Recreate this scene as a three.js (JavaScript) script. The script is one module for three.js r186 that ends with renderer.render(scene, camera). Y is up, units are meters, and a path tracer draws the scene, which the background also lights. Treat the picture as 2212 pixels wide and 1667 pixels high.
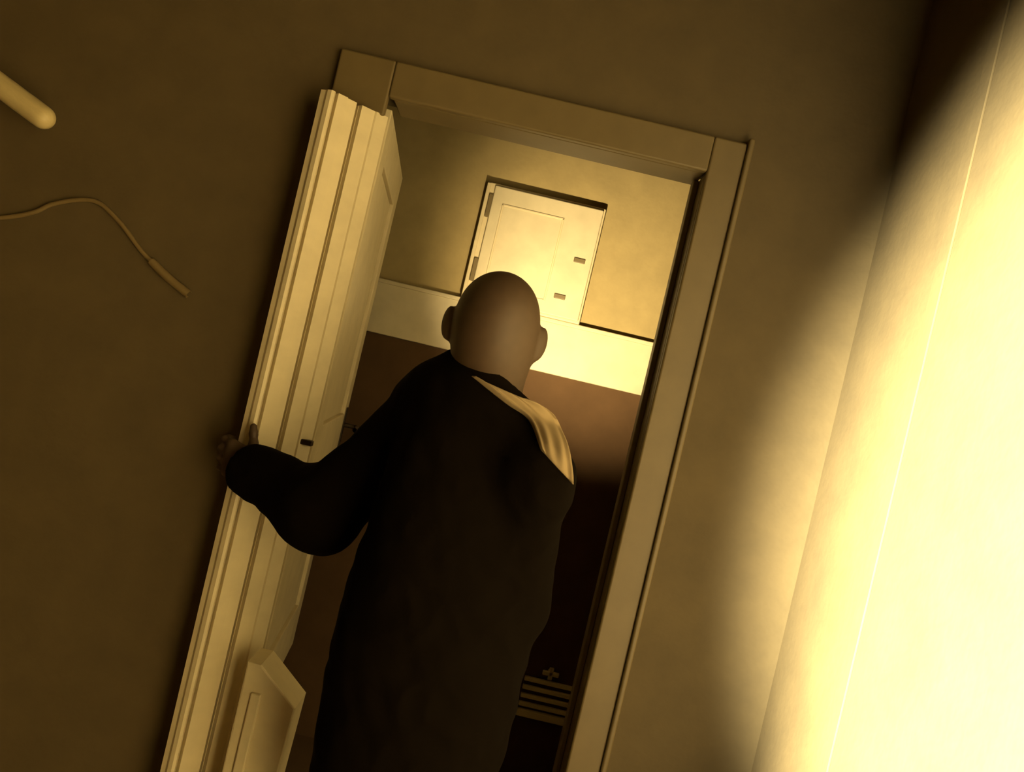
import * as THREE from 'three';
import { RoundedBoxGeometry } from 'three/addons/geometries/RoundedBoxGeometry.js';
import { mergeGeometries } from 'three/addons/utils/BufferGeometryUtils.js';
import { ImprovedNoise } from 'three/addons/math/ImprovedNoise.js';

// ------------------------------------------------------------ camera, lights, exposure
const scene = new THREE.Scene();
scene.background = new THREE.Color(0x000000);
const camera = new THREE.PerspectiveCamera(50, 2212 / 1667, 0.05, 50);
camera.position.set(0, 1.5, 0);
camera.rotation.set(0, 0, THREE.MathUtils.degToRad(13.3));   // hand-held, tilted
const renderer = new THREE.WebGLRenderer({ antialias: true });
renderer.toneMapping = THREE.LinearToneMapping;
renderer.toneMappingExposure = 1.0;
renderer.shadowMap.enabled = true;

const WARM = new THREE.Color().setRGB(1.0, 0.76, 0.40);
// the work lamp's beam, washing the near right-hand wall
const washLight = new THREE.SpotLight(new THREE.Color().setRGB(1.0, 0.89, 0.60), 1650, 0, THREE.MathUtils.degToRad(23.2), 0.27, 2);
washLight.position.set(-1.7, 0.75, 1.6);
washLight.target.position.set(0.816, 1.15, -0.162);
// the torch in the man's hand
const torchLight = new THREE.SpotLight(WARM, 14, 0, THREE.MathUtils.degToRad(34), 1, 2);
torchLight.position.set(0.065, 1.235, -2.175);
torchLight.target.position.set(0.13, 1.80, -3.1);
for (const l of [washLight, torchLight]) { l.castShadow = true; l.shadow.mapSize.set(1024, 1024); scene.add(l, l.target); }
washLight.shadow.radius = 2; torchLight.shadow.radius = 1;

// ------------------------------------------------------------ helpers
const noise = new ImprovedNoise();
let seed = 7;
const rnd = () => { seed = (Math.imul(seed, 1664525) + 1013904223) >>> 0; return seed / 4294967296; };
const lin = (r, g, b) => new THREE.Color().setRGB(r, g, b);
function grain(size, cells, amount, octaves = 4) {       // a tileable-enough grey mottling round white
  const d = new Uint8Array(size * size * 4);
  for (let j = 0; j < size; j++) for (let i = 0; i < size; i++) {
    let v = 0, a = 1, f = cells / size, t = 0;
    for (let o = 0; o < octaves; o++) { v += a * noise.noise(i * f + 3.1, j * f + 7.7, o * 9.3); t += a; a *= 0.62; f *= 2.3; }
    const s = Math.max(0, Math.min(255, 255 * (1 - amount * (0.5 + 0.9 * v / t))));
    d.set([s, s, s, 255], 4 * (j * size + i));
  }
  const tx = new THREE.DataTexture(d, size, size); tx.magFilter = THREE.LinearFilter; tx.minFilter = THREE.LinearMipmapLinearFilter; tx.generateMipmaps = true;
  tx.wrapS = tx.wrapT = THREE.MirroredRepeatWrapping; tx.needsUpdate = true;
  return tx;
}
const plaster = grain(512, 9, 0.24), fine = grain(512, 60, 0.5, 3), streak = grain(256, 14, 0.18);
function mat(color, o = {}) {
  const m = new THREE.MeshPhysicalMaterial({ color, roughness: 0.7, ...o });
  return m;
}
const M = {
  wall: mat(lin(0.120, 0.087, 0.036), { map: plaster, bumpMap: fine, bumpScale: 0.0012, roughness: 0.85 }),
  trim: mat(lin(0.82, 0.72, 0.46), { map: streak, roughness: 0.45, bumpMap: streak, bumpScale: 0.0006 }),
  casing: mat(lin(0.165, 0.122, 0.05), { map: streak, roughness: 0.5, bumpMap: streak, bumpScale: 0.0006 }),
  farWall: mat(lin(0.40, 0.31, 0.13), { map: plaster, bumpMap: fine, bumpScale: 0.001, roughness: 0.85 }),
  dado: mat(lin(0.10, 0.056, 0.024), { map: plaster, roughness: 0.8, specularIntensity: 0.3 }),
  white: mat(lin(0.62, 0.54, 0.34), { map: streak, roughness: 0.5 }),
  metalPale: mat(lin(0.66, 0.56, 0.33), { map: streak, roughness: 0.45 }),
  grille: mat(lin(0.85, 0.72, 0.42), { map: streak, roughness: 0.5 }),
  darkMetal: mat(lin(0.05, 0.035, 0.02), { roughness: 0.45, metalness: 0.6 }),
  ceiling: mat(lin(0.16, 0.12, 0.06), { map: plaster, roughness: 0.9 }),
  floor: mat(lin(0.16, 0.10, 0.05), { map: plaster, roughness: 0.6 }),
  rail: mat(lin(0.72, 0.60, 0.30), { map: streak, roughness: 0.4 }),
  cable: mat(lin(0.20, 0.145, 0.06), { roughness: 0.5 }),
  skin: mat(lin(0.072, 0.044, 0.023), { roughness: 0.6, vertexColors: true }),
  jacket: mat(lin(0.0035, 0.0021, 0.0009), { roughness: 0.95, specularIntensity: 0.1, bumpMap: fine, bumpScale: 0.001 }),
  scarf: mat(lin(0.30, 0.23, 0.13), { roughness: 0.95, specularIntensity: 0.3, side: THREE.DoubleSide }),
  trousers: mat(lin(0.0035, 0.0021, 0.0009), { roughness: 0.95, specularIntensity: 0.1 }),
  shoe: mat(lin(0.02, 0.015, 0.012), { roughness: 0.5 }),
  black: mat(lin(0.02, 0.02, 0.02), { roughness: 0.4 }),
  glow: mat(lin(0.8, 0.8, 0.7), { emissive: lin(1, 0.8, 0.45), emissiveIntensity: 3 }),
};
function uvWorld(g) {                                    // uv in metres by the main direction of each face
  if (g.index) g = g.toNonIndexed();
  const p = g.attributes.position, uv = new Float32Array(p.count * 2);
  for (let t = 0; t < p.count; t += 3) {
    const P = [0, 1, 2].map((k) => new THREE.Vector3().fromBufferAttribute(p, t + k));
    const n = P[1].clone().sub(P[0]).cross(P[2].clone().sub(P[0])), a = [Math.abs(n.x), Math.abs(n.y), Math.abs(n.z)];
    P.forEach((q, k) => { const w = a[0] >= a[1] && a[0] >= a[2] ? [q.z, q.y] : a[1] >= a[2] ? [q.x, q.z] : [q.x, q.y]; uv[2 * (t + k)] = w[0] / 1.2; uv[2 * (t + k) + 1] = w[1] / 1.2; });
  }
  g.setAttribute('uv', new THREE.BufferAttribute(uv, 2));
  return g;
}
function mesh(name, g, m, parent) {
  const o = new THREE.Mesh(g, m); o.name = name; o.castShadow = o.receiveShadow = true; (parent || scene).add(o);
  return o;
}
const box = (x0, x1, y0, y1, z0, z1) => uvWorld(new THREE.BoxGeometry(x1 - x0, y1 - y0, z1 - z0).translate((x0 + x1) / 2, (y0 + y1) / 2, (z0 + z1) / 2));
const rbox = (x0, x1, y0, y1, z0, z1, r = 0.004) => uvWorld(new RoundedBoxGeometry(x1 - x0, y1 - y0, z1 - z0, 2, r).translate((x0 + x1) / 2, (y0 + y1) / 2, (z0 + z1) / 2));
function struct(name, g, m, label) { const o = mesh(name, g, m); o.userData = { kind: 'structure', label, category: name.split('_')[0] }; return o; }
function group(name, at, label, category, kind) {
  const o = new THREE.Group(); o.name = name; o.position.set(...at); o.userData = { label, category }; if (kind) o.userData.kind = kind;
  scene.add(o); return o;
}
const off = (o) => [-o.position.x, -o.position.y, -o.position.z];
const put = (name, g, m, o) => mesh(name, g.translate(...off(o)), m, o);      // geometry given in the room's metres
const tube = (pts, r, seg = 40, rs = 10) => new THREE.TubeGeometry(new THREE.CatmullRomCurve3(pts.map((p) => new THREE.Vector3(...p))), seg, r, rs);
function prism(pts, y0, y1) {                            // footprint in (x, depth), pulled up from y0 to y1
  const s = new THREE.Shape(pts.map(([x, d]) => new THREE.Vector2(x, d)));
  return uvWorld(new THREE.ExtrudeGeometry(s, { depth: y1 - y0, bevelEnabled: false }).rotateX(-Math.PI / 2).translate(0, y0, 0));
}

// ------------------------------------------------------------ the room
const DW = 2.10, FW = 3.20, RX = 0.816, LX = -1.95, TOP = 2.80, BACK = 2.2, FRX = 1.7;
const LJ = -0.46, RJ = 0.353, LINTEL = 2.136;
struct('floor', box(LX - 0.1, FRX + 0.1, -0.1, 0, -FW - 0.1, BACK + 0.1), M.floor, 'dark brown floor running through the doorway');
struct('ceiling', box(LX - 0.1, FRX + 0.1, TOP, TOP + 0.1, -FW - 0.1, BACK + 0.1), M.ceiling, 'dim brown ceiling above the doorway');
struct('wall_front', mergeGeometries([
  box(LX, LJ - 0.14, 0, TOP, -DW - 0.12, -DW), box(RJ + 0.02, FRX, 0, TOP, -DW - 0.12, -DW), box(LJ - 0.14, RJ + 0.02, LINTEL + 0.02, TOP, -DW - 0.12, -DW)]), M.wall, 'dim tan plaster wall around the open doorway');
struct('wall_right', box(RX, RX + 0.1, 0, TOP, -DW, BACK), M.wall, 'tan plaster side wall in bright light beside the doorway');
struct('wall_left', box(LX - 0.1, LX, 0, TOP, -FW, BACK), M.wall, 'dim tan side wall of the passage');
struct('wall_rear', box(LX, RX, 0, TOP, BACK, BACK + 0.1), M.wall, 'dim tan end wall of the passage');
struct('wall_far_side', box(FRX, FRX + 0.1, 0, TOP, -FW, -DW), M.farWall, 'tan side wall of the room beyond the doorway');
struct('wall_far', box(LX, FRX, 1.60, TOP, -FW - 0.1, -FW), M.farWall, 'tan plaster wall behind the cabinet in the room beyond');
struct('baseboard_far', box(LX, FRX, 0, 1.60, -FW - 0.1, -FW), M.dado, 'dark brown lower wall under the white ledge');
struct('trim_1', rbox(0.811, 0.8165, 0, TOP, -1.745, -1.700, 0.002), M.wall, 'slim upright strip on the brightly lit side wall');

// ------------------------------------------------------------ doorway: casing, splayed post, door
{
  const f = group('door_frame', [RJ, 0, -DW], 'dull tan casing along the right side and top of the doorway', 'door frame', 'structure');
  put('side_casing', rbox(RJ, 0.437, 0, LINTEL + 0.092, -DW - 0.001, -DW + 0.024, 0.006), M.casing, f);
  put('casing_bead', rbox(0.437, 0.452, 0, LINTEL + 0.105, -DW - 0.001, -DW + 0.034, 0.006), M.casing, f);
  put('jamb_lining', rbox(RJ, RJ + 0.02, 0, LINTEL, -DW - 0.125, -DW, 0.004), M.casing, f);
  put('head_casing', rbox(-0.47, RJ, LINTEL, LINTEL + 0.092, -DW - 0.001, -DW + 0.024, 0.006), M.casing, f);
  put('corner_block', rbox(-0.612, -0.47, 2.086, LINTEL + 0.092, -DW - 0.001, -DW + 0.024, 0.006), M.casing, f);
  put('head_lining', rbox(LJ, RJ, LINTEL, LINTEL + 0.02, -DW - 0.125, -DW, 0.004), M.casing, f);
  put('door_stop', rbox(RJ - 0.014, RJ, 0, LINTEL - 0.002, -DW - 0.10, -DW - 0.06, 0.003), M.casing, f);
}
{
  const p = group('door_post', [-0.54, 0, -2.0], 'pale splayed door post with a dark groove, gripped by the man', 'door post', 'structure');
  const face = (t, h) => [-0.46 - 0.13 * t + 0.678 * h, 2.10 - 0.12 * t - 0.735 * h];      // along the splay, h proud of it
  put('core', prism([face(0, -0.014), face(0.47, -0.014), face(0.475, -0.045), face(0.525, -0.045), face(0.53, -0.014), face(1, -0.014), [-0.612, 1.995], [-0.612, 2.10]], 0, 2.09), M.trim, p);
  put('inner_board', prism([face(0, -0.016), face(0.02, 0.001), face(0.22, 0.003), face(0.24, 0), face(0.455, 0), face(0.465, -0.016)], 0, 2.09), M.trim, p);
  put('outer_board', prism([face(0.535, -0.016), face(0.545, 0), face(0.70, 0.001), face(0.71, 0.006), face(0.86, 0.006), face(0.87, -0.016)], 0, 2.09), M.trim, p);
  put('edge_bead', prism([face(0.885, -0.016), face(0.895, 0.002), face(0.93, 0.008), face(0.97, 0.006), face(1.0, -0.004), face(1.0, -0.016)], 0, 2.09), M.trim, p);
  put('latch_plate', rbox(-0.492, -0.455, 1.236, 1.250, -2.095, -2.074, 0.003), M.darkMetal, p);
}
{
  const L = Math.hypot(0.077, 0.76);
  const d = group('door_1', [LJ - 0.04, 0, -2.115], 'pale panelled door standing open into the lit room', 'door', 'structure');
  d.rotation.y = Math.atan2(0.77, -0.077);   // the leaf runs from the hinge away from the camera
  const T = 0.04, Y0 = 0.452, Y1 = 2.117, leaf = (name, x0, x1, y0, y1, z0, z1, r, m = M.white) => mesh(name, rbox(x0, x1, y0, y1, z0, z1, r), m, d);
  leaf('hinge_stile', 0, 0.11, Y0, Y1, 0, T, 0.003); leaf('lock_stile', L - 0.11, L, Y0, Y1, 0, T, 0.003);
  leaf('top_rail', 0.11, L - 0.11, Y1 - 0.12, Y1, 0, T, 0.003); leaf('middle_rail', 0.11, L - 0.11, 1.14, 1.28, 0, T, 0.003); leaf('bottom_rail', 0.11, L - 0.11, Y0, Y0 + 0.17, 0, T, 0.003);
  leaf('upper_panel', 0.11, L - 0.11, 1.28, Y1 - 0.12, 0.012, 0.028, 0.002); leaf('lower_panel', 0.11, L - 0.11, Y0 + 0.17, 1.14, 0.012, 0.028, 0.002);
  const k = leaf('handle_plate', L - 0.08, L - 0.04, 1.12, 1.30, -0.004, T + 0.004, 0.002, M.darkMetal);
  mesh('handle', tube([[L - 0.06, 1.24, T + 0.004], [L - 0.06, 1.24, T + 0.045], [L - 0.10, 1.24, T + 0.05], [L - 0.17, 1.24, T + 0.05]], 0.008, 20, 8), M.darkMetal, k);
}
{
  const b = group('wedge_block', [-0.42, 0, -1.97], 'pale block with a slanted top standing at the foot of the post', 'block');
  const s = new THREE.Shape([[-0.452, 0], [-0.345, 0], [-0.326, 0.642], [-0.425, 0.722], [-0.452, 0.722]].map((q) => new THREE.Vector2(...q)));
  put('block_body', uvWorld(new THREE.ExtrudeGeometry(s, { depth: 0.10, bevelEnabled: true, bevelSize: 0.004, bevelThickness: 0.004, bevelSegments: 2 }).translate(0, 0, -2.05)), M.trim, b);
  put('raised_strip', rbox(-0.430, -0.405, 0.02, 0.66, -1.95, -1.936, 0.004), M.trim, b);
}

// ------------------------------------------------------------ room beyond: ledge, cabinet, grille
{
  const l = group('wall_ledge', [0, 1.578, -FW], 'wide white ledge running along the dark brown wall', 'ledge');
  put('ledge_board', rbox(-1.9, 1.65, 1.578, 1.772, -FW, -3.165, 0.004), M.white, l);
  put('top_moulding', rbox(-1.9, 1.65, 1.770, 1.786, -FW, -3.158, 0.004), M.white, l);
}
{
  const c = group('wall_cabinet', [-0.035, 1.786, -FW], 'cream metal cabinet with a hinged door, lit by the torch', 'cabinet');
  put('cabinet_body', rbox(-0.268, 0.196, 1.786, 2.240, -FW, -3.1600, 0.005), M.metalPale, c);
  const d = put('door', rbox(-0.236, 0.188, 1.796, 2.230, -3.1600, -3.1472, 0.005), M.white, c);
  const on = (name, g, m) => mesh(name, g.translate(...off(c)), m, d);
  on('panel_moulding', mergeGeometries([rbox(-0.195, -0.187, 1.845, 2.165, -3.1476, -3.1436, 0.002), rbox(0.040, 0.048, 1.845, 2.165, -3.1476, -3.1436, 0.002), rbox(-0.195, 0.048, 2.158, 2.166, -3.1476, -3.1436, 0.002), rbox(-0.195, 0.048, 1.840, 1.848, -3.1476, -3.1436, 0.002)]), M.metalPale);
  for (const [x, y] of [[0.140, 2.022], [0.098, 1.872]]) { const k = on('latch', rbox(x - 0.022, x + 0.022, y - 0.009, y + 0.009, -3.1476, -3.1408, 0.003), M.casing); k.userData.label = 'small dull latch'; }
  for (const y of [1.90, 2.15]) put('hinge', rbox(-0.252, -0.236, y - 0.045, y + 0.045, -3.1604, -3.1504, 0.003), M.casing, c);
  put('hinge_strip', rbox(-0.268, -0.254, 1.79, 2.236, -3.1608, -3.1536, 0.003), M.metalPale, c);
}
{
  const g = group('wall_grille', [0.43, 0.28, -FW], 'pale slatted grille low on the dark brown wall', 'grille');
  put('backing', rbox(0.305, 0.60, 0.285, 0.428, -FW, -3.19, 0.002), M.dado, g);
  for (let k = 0; k < 5; k++) {
    const y = 0.290 + k * 0.0325, low = k === 0;
    put('slat', rbox(low ? 0.296 : 0.305, 0.60, y - (low ? 0.013 : 0.008), y + (low ? 0.013 : 0.008), -3.191, low ? -3.168 : -3.174, 0.003), M.grille, g);
  }
  const v = group('valve_knob', [0.398, 0.462, -FW], 'small pale cross-shaped knob above the slatted grille', 'knob');
  put('stem', new THREE.CylinderGeometry(0.008, 0.010, 0.03, 16).rotateX(Math.PI / 2).translate(0.398, 0.462, -3.186), M.metalPale, v);
  put('cross_handle', mergeGeometries([rbox(0.366, 0.430, 0.453, 0.471, -3.174, -3.162, 0.004), rbox(0.389, 0.407, 0.438, 0.486, -3.174, -3.162, 0.004)]), M.metalPale, v);
}

// ------------------------------------------------------------ left wall fittings
{
  const r = group('wall_rail', [-1.5, 1.97, -DW], 'thick pale round-ended rail sloping across the dark wall', 'rail');
  const a = new THREE.Vector3(-1.90, 2.146, -2.035), b = new THREE.Vector3(-1.275, 1.878, -2.035), dir = b.clone().sub(a);
  const g = new THREE.CapsuleGeometry(0.029, dir.length(), 8, 20).applyQuaternion(new THREE.Quaternion().setFromUnitVectors(new THREE.Vector3(0, 1, 0), dir.clone().normalize())).translate(...a.clone().add(b).multiplyScalar(0.5).toArray());
  put('bar', g, M.rail, r);
  for (const t of [0.12, 0.72]) { const q = a.clone().addScaledVector(dir, t); put('bracket', new THREE.CylinderGeometry(0.010, 0.014, 0.062, 14).rotateX(Math.PI / 2).translate(q.x, q.y, -2.069), M.darkMetal, r); }
}
{
  const c = mesh('wall_cable', tube([[-1.92, 1.60, -2.094], [-1.399, 1.607, -2.094], [-1.276, 1.651, -2.094], [-1.238, 1.68, -2.094], [-1.136, 1.712, -2.094], [-1.066, 1.678, -2.094], [-0.979, 1.608, -2.094], [-0.854, 1.54, -2.093]], 0.006, 90, 8), M.cable);
  c.userData = { label: 'thin pale cable drooping along the dark wall below the rail', category: 'cable' };
  mesh('cable_end', tube([[-0.96, 1.597, -2.092], [-0.915, 1.570, -2.092], [-0.848, 1.537, -2.091]], 0.011, 12, 10), M.cable, c);
}

// ------------------------------------------------------------ the man
const sub = (a, b) => [a[0] - b[0], a[1] - b[1], a[2] - b[2]];
const V = (x, y, d) => [x, y, -d];
function cap(a, b, ra, rb) {                              // tapered capsule
  const ab = sub(b, a), l2 = ab[0] ** 2 + ab[1] ** 2 + ab[2] ** 2;
  return (p) => { const h = Math.max(0, Math.min(1, ((p[0] - a[0]) * ab[0] + (p[1] - a[1]) * ab[1] + (p[2] - a[2]) * ab[2]) / l2));
    return Math.hypot(p[0] - a[0] - ab[0] * h, p[1] - a[1] - ab[1] * h, p[2] - a[2] - ab[2] * h) - (ra + (rb - ra) * h); };
}
function ell(c, r, yaw = 0, pitch = 0) {
  const cy = Math.cos(yaw), sy = Math.sin(yaw), cp = Math.cos(pitch), sp = Math.sin(pitch), k = Math.min(...r);
  return (p) => { let x = p[0] - c[0], y = p[1] - c[1], z = p[2] - c[2];
    [x, z] = [cy * x - sy * z, sy * x + cy * z]; [y, z] = [cp * y - sp * z, sp * y + cp * z];
    const q = Math.hypot(x / r[0], y / r[1], z / r[2]); return (q - 1) * (k * 0.5 + 0.5 * Math.hypot(x, y, z) / Math.max(q, 1e-6)); };
}
const join = (parts, k) => (p) => { let d = 1e9; for (const f of parts) { const e = f(p), h = Math.max(k - Math.abs(d - e), 0) / k; d = Math.min(d, e) - h * h * k * 0.25; } return d; };
function mesher(f, lo, hi, c) {                           // surface nets on a grid of cell size c
  const n = [0, 1, 2].map((k) => Math.ceil((hi[k] - lo[k]) / c) + 1), at = (i, j, k) => i + n[0] * (j + n[1] * k);
  const val = new Float32Array(n[0] * n[1] * n[2]);
  for (let k = 0; k < n[2]; k++) for (let j = 0; j < n[1]; j++) for (let i = 0; i < n[0]; i++) val[at(i, j, k)] = f([lo[0] + i * c, lo[1] + j * c, lo[2] + k * c]);
  const id = new Int32Array(val.length).fill(-1), pos = [], ix = [];
  for (let k = 0; k < n[2] - 1; k++) for (let j = 0; j < n[1] - 1; j++) for (let i = 0; i < n[0] - 1; i++) {
    let m = 0, s = [0, 0, 0];
    const corner = (q) => val[at(i + (q & 1), j + ((q >> 1) & 1), k + (q >> 2))];
    for (let q = 0; q < 8; q++) for (const b of [1, 2, 4]) if (!(q & b)) {
      const a0 = corner(q), a1 = corner(q | b);
      if ((a0 < 0) !== (a1 < 0)) { const t = a0 / (a0 - a1); s[0] += (q & 1) + (b === 1 ? t : 0); s[1] += ((q >> 1) & 1) + (b === 2 ? t : 0); s[2] += (q >> 2) + (b === 4 ? t : 0); m++; }
    }
    if (m) { id[at(i, j, k)] = pos.length / 3; pos.push(lo[0] + (i + s[0] / m) * c, lo[1] + (j + s[1] / m) * c, lo[2] + (k + s[2] / m) * c); }
  }
  const quad = (a, b, cc, d, flip) => { if (a < 0 || b < 0 || cc < 0 || d < 0) return; flip ? ix.push(a, cc, b, a, d, cc) : ix.push(a, b, cc, a, cc, d); };
  for (let k = 1; k < n[2] - 1; k++) for (let j = 1; j < n[1] - 1; j++) for (let i = 1; i < n[0] - 1; i++) {
    const v0 = val[at(i, j, k)];
    let v1 = val[at(i + 1, j, k)]; if ((v0 < 0) !== (v1 < 0)) quad(id[at(i, j - 1, k - 1)], id[at(i, j, k - 1)], id[at(i, j, k)], id[at(i, j - 1, k)], v0 >= 0);
    v1 = val[at(i, j + 1, k)]; if ((v0 < 0) !== (v1 < 0)) quad(id[at(i - 1, j, k - 1)], id[at(i - 1, j, k)], id[at(i, j, k)], id[at(i, j, k - 1)], v0 >= 0);
    v1 = val[at(i, j, k + 1)]; if ((v0 < 0) !== (v1 < 0)) quad(id[at(i - 1, j - 1, k)], id[at(i, j - 1, k)], id[at(i, j, k)], id[at(i - 1, j, k)], v0 >= 0);
  }
  const g = new THREE.BufferGeometry(), nor = new Float32Array(pos.length), uv = new Float32Array(pos.length / 3 * 2), e = c * 0.5;
  for (let q = 0; q < pos.length; q += 3) {
    const p = [pos[q], pos[q + 1], pos[q + 2]], gr = [0, 1, 2].map((w) => { const a = p.slice(), b = p.slice(); a[w] += e; b[w] -= e; return f(a) - f(b); }), l = Math.hypot(...gr) || 1;
    nor[q] = gr[0] / l; nor[q + 1] = gr[1] / l; nor[q + 2] = gr[2] / l;
    uv[q / 3 * 2] = (p[0] + p[2]) * 1.5; uv[q / 3 * 2 + 1] = p[1] * 1.5;
  }
  g.setAttribute('position', new THREE.Float32BufferAttribute(pos, 3)); g.setAttribute('normal', new THREE.BufferAttribute(nor, 3)); g.setAttribute('uv', new THREE.BufferAttribute(uv, 2)); g.setIndex(ix);
  return g;
}
const man = group('person', [-0.04, 0, -1.68], 'shaven-headed person in a dark jacket seen from behind, one hand on the door post', 'person');
{
  const J = {
    shL: V(-0.155, 1.405, 1.75), elL: V(-0.340, 1.140, 1.80), wrL: V(-0.535, 1.172, 1.915), shR: V(0.085, 1.345, 1.57), elR: V(0.110, 1.08, 1.68), wrR: V(0.050, 1.255, 1.885),
    neck: V(-0.035, 1.455, 1.655), chest: V(-0.035, 1.30, 1.665), waist: V(-0.045, 1.06, 1.675), pel: V(-0.055, 0.93, 1.68),
    hipL: V(-0.125, 0.90, 1.70), knL: V(-0.150, 0.48, 1.76), anL: V(-0.150, 0.085, 1.72), hipR: V(0.020, 0.90, 1.64), knR: V(0.030, 0.48, 1.64), anR: V(0.035, 0.085, 1.58),
  };
  // torso turned towards the post: the left shoulder leads
  const yaw = 0.70, lerp = (a, b, t) => [0, 1, 2].map((k) => a[k] + (b[k] - a[k]) * t);
  const torso = (g) => [ell(V(-0.034, 1.30, 1.668), [0.165 + g, 0.19 + g, 0.115 + g], yaw), ell(V(-0.045, 1.08, 1.675), [0.150 + g, 0.20 + g, 0.105 + g], yaw), ell(V(-0.055, 0.93, 1.68), [0.160 + g, 0.13 + g, 0.115 + g], yaw),
    cap(J.neck, J.shL, 0.055 + g, 0.058 + g), cap(J.neck, J.shR, 0.050 + g, 0.056 + g)];
  const armL = (g) => [cap(J.shL, J.elL, 0.054 + g, 0.043 + g), cap(J.elL, J.wrL, 0.043 + g, 0.029 + g)], armR = (g) => [cap(J.shR, J.elR, 0.052 + g, 0.042 + g), cap(J.elR, J.wrR, 0.041 + g, 0.028 + g)];
  const legs = (g) => [cap(J.hipL, J.knL, 0.085 + g, 0.058 + g), cap(J.knL, J.anL, 0.056 + g, 0.038 + g), cap(J.hipR, J.knR, 0.085 + g, 0.058 + g), cap(J.knR, J.anR, 0.056 + g, 0.038 + g)];
  // --- head
  const H = V(-0.058, 1.617, 1.625), F = (dx, dy, dd) => [H[0] + dx, H[1] + dy, H[2] - dd];
  const cranium = join([ell(F(0, 0.004, 0), [0.083, 0.094, 0.100], 0, 0), ell(F(0.002, -0.055, 0.012), [0.072, 0.075, 0.085], 0), ell(F(0, -0.085, 0.060), [0.050, 0.050, 0.045])], 0.05);
  const neckF = cap(V(-0.05, 1.54, 1.635), V(-0.038, 1.43, 1.66), 0.064, 0.070);
  const ear = (s) => join([ell(F(s * 0.093, -0.022, 0.006), [0.011, 0.032, 0.020], -s * 0.5), ell(F(s * 0.084, -0.046, 0.012), [0.009, 0.013, 0.011])], 0.012);
  const face = [ell(F(0, -0.030, 0.103), [0.012, 0.028, 0.018]), ell(F(0, -0.050, 0.112), [0.019, 0.012, 0.014]), ell(F(0, 0.008, 0.086), [0.058, 0.012, 0.016]), ell(F(0, -0.088, 0.098), [0.026, 0.009, 0.010]), ell(F(0, -0.120, 0.088), [0.026, 0.018, 0.022])];
  const sockets = [-1, 1].map((s) => ell(F(s * 0.031, -0.010, 0.106), [0.018, 0.011, 0.014])), eyes = [-1, 1].map((s) => ell(F(s * 0.031, -0.012, 0.082), [0.013, 0.011, 0.013]));
  const headField = (p) => { let d = join([cranium, ...face], 0.018)(p); for (const s of sockets) d = Math.max(d, -s(p)); d = join([d === 1e9 ? cranium : () => d, ear(-1), ear(1)], 0.008)(p); d = join([() => d, neckF], 0.035)(p); return Math.min(d, ...eyes.map((e) => e(p))); };
  const headG = mesher(headField, [H[0] - 0.13, H[1] - 0.19, H[2] - 0.16], [H[0] + 0.13, H[1] + 0.125, H[2] + 0.13], 0.0042);
  // --- hands
  const finger = (a, b, c, e, r) => [cap(a, b, r, r * 0.95), cap(b, c, r * 0.95, r * 0.88), cap(c, e, r * 0.88, r * 0.78)];
  const handL = [cap(J.wrL, V(-0.5610, 1.176, 1.933), 0.028, 0.028)], pL = [];
  [[0.034, 0.0088, 1.0], [0.012, 0.0092, 1.1], [-0.010, 0.0090, 1.04], [-0.031, 0.0080, 0.85]].forEach(([dy, r, l]) => {
    const k = V(-0.6060, 1.182 + dy, 1.942);
    pL.push(cap(V(-0.5510, 1.176 + dy * 0.7, 1.933), k, 0.015, 0.0125));
    handL.push(join(finger(k, V(-0.6060 - 0.026 * l, 1.186 + dy * 1.05, 1.960), V(-0.6285 - 0.006 * l, 1.186 + dy * 1.06, 1.960 + 0.030 * l), V(-0.6280 - 0.001 * l, 1.185 + dy * 1.04, 1.960 + 0.052 * l), r), 0.006));
  });
  handL.push(join(pL, 0.02), join(finger(V(-0.5510, 1.198, 1.939), V(-0.5610, 1.228, 1.949), V(-0.5680, 1.250, 1.954), V(-0.5720, 1.266, 1.955), 0.0105), 0.008));
  const handLG = mesher(join(handL, 0.010), [-0.68, 1.10, -2.05], [-0.49, 1.29, -1.87], 0.003);
  const tA = V(0.043, 1.275, 1.925), axis = new THREE.Vector3(0.09, 0.40, -0.92).normalize();
  const handR = [cap(J.wrR, V(0.062, 1.270, 1.918), 0.028, 0.026)];
  [0, 1, 2, 3].forEach((q) => {
    const o = tA.map((w, k) => w + [axis.x, axis.y, axis.z][k] * (-0.030 + q * 0.021)), at = (t, r) => [o[0] + Math.cos(t) * r, o[1] + Math.sin(t) * r * 0.85, o[2] + Math.sin(t) * r * 0.52];
    handR.push(join(finger(at(0.2, 0.028), at(-1.3, 0.029), at(-2.7, 0.028), at(-3.8, 0.027), [0.0082, 0.009, 0.0092, 0.0088][q]), 0.005));
  });
  handR.push(join(finger(at0(0.9), at0(1.6), at0(2.2), at0(2.7), 0.0102), 0.008));
  function at0(t) { return [tA[0] + Math.cos(t) * 0.029, tA[1] + Math.sin(t) * 0.026 + 0.012, tA[2] + Math.sin(t) * 0.014 - 0.018]; }
  const handRG = mesher(join(handR, 0.008), [-0.03, 1.18, -2.02], [0.14, 1.36, -1.84], 0.003);
  const bodyG = mesher(join([...torso(-0.012), ...armL(-0.008), ...armR(-0.008), ...legs(-0.008), cap(J.anL, V(-0.155, 0.045, 1.86), 0.036, 0.028), cap(J.anR, V(0.045, 0.045, 1.72), 0.036, 0.028), cap(J.neck, V(-0.05, 1.52, 1.64), 0.060, 0.055)], 0.03), [-0.62, 0.0, -2.05], [0.24, 1.58, -1.40], 0.012);
  const bodyAll = mergeGeometries([bodyG, headG, handLG, handRG]);
  const P = bodyAll.attributes.position, col = new Float32Array(P.count * 3);
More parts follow.
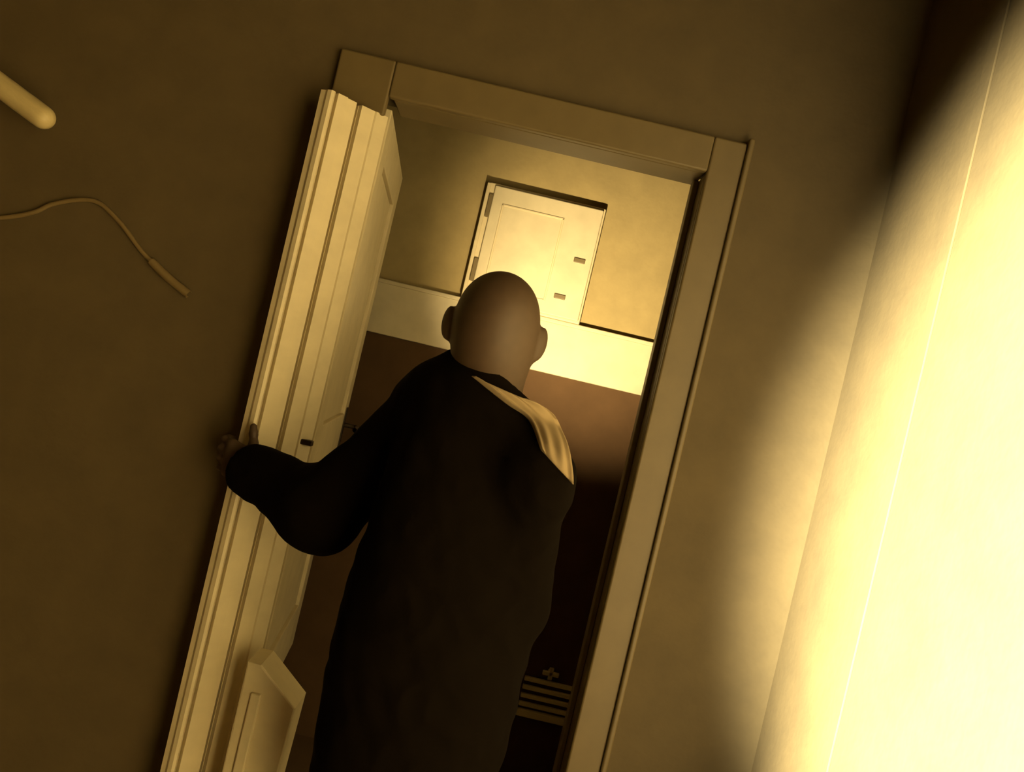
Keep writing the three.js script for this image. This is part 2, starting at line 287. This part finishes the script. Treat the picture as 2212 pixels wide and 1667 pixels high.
  for (let q = 0; q < P.count; q++) {
    const p = [P.getX(q), P.getY(q), P.getZ(q)], eye = Math.min(...eyes.map((e) => e(p))) < 0.0006 && p[2] < H[2] - 0.08;
    const lip = Math.abs(p[1] - (H[1] - 0.088)) < 0.010 && Math.abs(p[0] - H[0]) < 0.026 && p[2] < H[2] - 0.09, n = 1 + 0.10 * noise.noise(p[0] * 60, p[1] * 60, p[2] * 60);
    col.set(eye ? [3, 5, 8] : lip ? [0.9, 0.6, 0.6] : [n, n, n], 3 * q);
  }
  bodyAll.setAttribute('color', new THREE.BufferAttribute(col, 3));
  put('body', bodyAll, M.skin, man);
  // --- clothes
  const fold = (p) => 0.007 * Math.abs(noise.noise(p[0] * 13 + p[1] * 9, p[1] * 12 - p[0] * 7, p[2] * 8 + 4)) + 0.0045 * noise.noise(p[0] * 9 + p[1] * 6, p[1] * 11, p[2] * 9) + 0.0022 * noise.noise(p[0] * 24, p[1] * 15 + p[0] * 20, p[2] * 24);
  const sleeve = [cap(J.shL, J.elL, 0.076, 0.086), cap(J.elL, J.wrL, 0.084, 0.066)];
  const shell = join([...torso(0.010), ...sleeve, ...armR(0.016), ell(V(-0.10, 1.475, 1.67), [0.080, 0.060, 0.080]), ell(V(-0.135, 1.42, 1.70), [0.085, 0.085, 0.09]), ell(V(-0.035, 0.92, 1.68), [0.200, 0.70, 0.165], 0.30)], 0.05);
  const neckHole = cap(V(-0.052, 1.56, 1.632), V(-0.040, 1.45, 1.655), 0.068, 0.066);
  const jacketF = (p) => {
    let d = shell(p) + fold(p);
    d = join([() => d, cap(V(-0.047, 1.515, 1.640), V(-0.036, 1.45, 1.655), 0.078, 0.083)], 0.03)(p);
    d = Math.max(d, -neckHole(p), p[1] - 1.545 + 0.55 * Math.max(0, p[0] + 0.075), 0.50 - p[1]);
    for (const [w, e] of [[J.wrL, J.elL], [J.wrR, J.elR]]) { const a = sub(w, e), l = Math.hypot(...a), q = sub(p, w); if (Math.hypot(...q) < 0.12) d = Math.max(d, (q[0] * a[0] + q[1] * a[1] + q[2] * a[2]) / l - (w === J.wrL ? 0.030 : 0.004)); }
    return d;
  };
  const jk = put('jacket', mesher(jacketF, [-0.66, 0.48, -2.05], [0.28, 1.60, -1.38], 0.0085), M.jacket, man);
  jk.userData.label = 'dark jacket';
  const trF = (p) => Math.max(join([ell(V(-0.055, 0.93, 1.68), [0.172, 0.14, 0.127], yaw), ...legs(0.016)], 0.03)(p) + fold(p), 0.055 - p[1], p[1] - 1.02);
  put('trousers', mesher(trF, [-0.34, 0.03, -1.92], [0.24, 1.06, -1.42], 0.012), M.trousers, man);
  for (const [a, t] of [[J.anL, V(-0.160, 0.040, 1.885)], [J.anR, V(0.050, 0.040, 1.745)]]) {
    const f = join([cap(V(a[0], 0.05, -a[2] - 0.02), t, 0.050, 0.040), cap(a, [a[0], 0.06, a[2]], 0.050, 0.050)], 0.03);
    put('shoe', mesher((p) => Math.max(f(p), 0.001 - p[1]), [a[0] - 0.09, -0.01, t[2] - 0.08], [a[0] + 0.1, 0.17, a[2] + 0.1], 0.008), M.shoe, man);
  }
  // --- pale cloth over the right shoulder, laid on the jacket
  const A = [[-0.078, 1.500], [-0.004, 1.465], [0.044, 1.445], [0.078, 1.398]], B = [[0.040, 1.478], [0.092, 1.462], [0.122, 1.426], [0.150, 1.350]];
  const ca = new THREE.CatmullRomCurve3(A.map((q) => new THREE.Vector3(...q, 0))), cb = new THREE.CatmullRomCurve3(B.map((q) => new THREE.Vector3(...q, 0)));
  const NS = 40, NT = 26, inner = [], outer = [], ix = [], zs = [], xs = [];
  const drop = (x, y) => { let z = -1.36; for (let s = 0; s < 260; s++) { const d = jacketF([x, y, z]); if (d < 0.0004) return z; z -= Math.max(0.0008, d * 0.5); if (z < -1.72) return null; } return z; };
  let last = -1.60;
  for (let i = 0; i <= NS; i++) for (let j = 0; j <= NT; j++) {
    const s = i / NS, t = j / NT, a = ca.getPoint(s), b = cb.getPoint(s), x = a.x + (b.x - a.x) * t, y = a.y + (b.y - a.y) * t;
    let z = drop(x, y); if (z === null) z = last; last = z;
    const edge = Math.min(t, 1 - t, s, 1 - s), lift = 0.003 + 0.007 * Math.min(1, edge * 8) + 0.004 * Math.sin(t * 17 + s * 3) * Math.min(1, edge * 6) + (t < 0.14 ? 0.006 * Math.sin(t / 0.14 * Math.PI) : 0) + (t > 0.86 ? 0.005 * Math.sin((1 - t) / 0.14 * Math.PI) : 0);
    zs.push(z); xs.push(x, y, lift, t);
  }
  for (let it = 0; it < 30; it++) { const o = zs.slice(); for (let i = 0; i <= NS; i++) for (let j = 0; j <= NT; j++) { const q = (a, b) => o[Math.max(0, Math.min(NS, i + a)) * (NT + 1) + Math.max(0, Math.min(NT, j + b))]; zs[i * (NT + 1) + j] = (4 * q(0, 0) + q(1, 0) + q(-1, 0) + q(0, 1) + q(0, -1)) / 8; } }
  for (let n = 0; n < zs.length; n++) {
    const [x, y, lift, t] = xs.slice(4 * n, 4 * n + 4), z = zs[n] + 0.004;
    inner.push(x, y, z + 0.0008); outer.push(x + lift * 0.35 * t, y + lift * 0.45, z + lift);
  }
  const N = inner.length / 3, W = NT + 1;
  for (let i = 0; i < NS; i++) for (let j = 0; j < NT; j++) { const a = i * W + j, b = a + 1, c = a + W, d = c + 1; ix.push(N + a, N + c, N + b, N + b, N + c, N + d, a, b, c, b, d, c); }
  const rim = []; for (let j = 0; j < NT; j++) rim.push([j, j + 1]); for (let i = 0; i < NS; i++) rim.push([i * W + NT, (i + 1) * W + NT]); for (let j = NT; j > 0; j--) rim.push([NS * W + j, NS * W + j - 1]); for (let i = NS; i > 0; i--) rim.push([i * W, (i - 1) * W]);
  for (const [a, b] of rim) ix.push(a, N + a, b, b, N + a, N + b);
  const sg = new THREE.BufferGeometry(); sg.setAttribute('position', new THREE.Float32BufferAttribute([...inner, ...outer], 3)); sg.setIndex(ix); sg.computeVertexNormals();
  const sc = put('shoulder_cloth', sg, M.scarf, man); sc.userData.label = 'pale cloth over the right shoulder';

  // --- the torch in his hand
  const t = group('hand_torch', tA, 'black hand torch held in front of the chest', 'torch');
  t.quaternion.setFromUnitVectors(new THREE.Vector3(0, 1, 0), axis);
  mesh('torch_body', new THREE.CylinderGeometry(0.017, 0.017, 0.17, 24), M.black, t);
  mesh('torch_head', new THREE.LatheGeometry([[0.017, 0.08], [0.021, 0.095], [0.030, 0.115], [0.031, 0.15], [0.027, 0.15], [0.012, 0.115]].map((q) => new THREE.Vector2(...q)), 28), M.black, t);
  mesh('lens', new THREE.CylinderGeometry(0.026, 0.026, 0.004, 24).translate(0, 0.143, 0), M.glow, t);
  const tip = axis.clone().multiplyScalar(0.162).add(new THREE.Vector3(...tA));
  torchLight.position.copy(tip); torchLight.target.position.copy(tip.clone().addScaledVector(new THREE.Vector3(0.18, 0.45, -0.90), 1));
}

// ------------------------------------------------------------ work lamp behind the camera
{
  const p = washLight.position, l = group('work_lamp', [p.x, 0, p.z], 'black work lamp on a short stand, aimed at the side wall', 'lamp');
  mesh('base', new THREE.CylinderGeometry(0.13, 0.14, 0.025, 32).translate(0, 0.0125, 0), M.black, l);
  const dir = washLight.target.position.clone().sub(p).normalize(), q = new THREE.Quaternion().setFromUnitVectors(new THREE.Vector3(0, 1, 0), dir);
  mesh('pole', new THREE.CylinderGeometry(0.012, 0.012, p.y - 0.08, 16).translate(-dir.x * 0.10, (p.y - 0.08) / 2 + 0.02, -dir.z * 0.10), M.black, l);
  mesh('housing', new THREE.LatheGeometry([[0.0, -0.15], [0.05, -0.15], [0.09, -0.05], [0.095, -0.015], [0.088, -0.015], [0.0, -0.10]].map((v) => new THREE.Vector2(...v)), 32).applyQuaternion(q).translate(0, p.y, 0), M.black, l);
  mesh('lens', new THREE.CylinderGeometry(0.086, 0.086, 0.006, 32).translate(0, -0.022, 0).applyQuaternion(q).translate(0, p.y, 0), M.glow, l);
}

renderer.render(scene, camera);
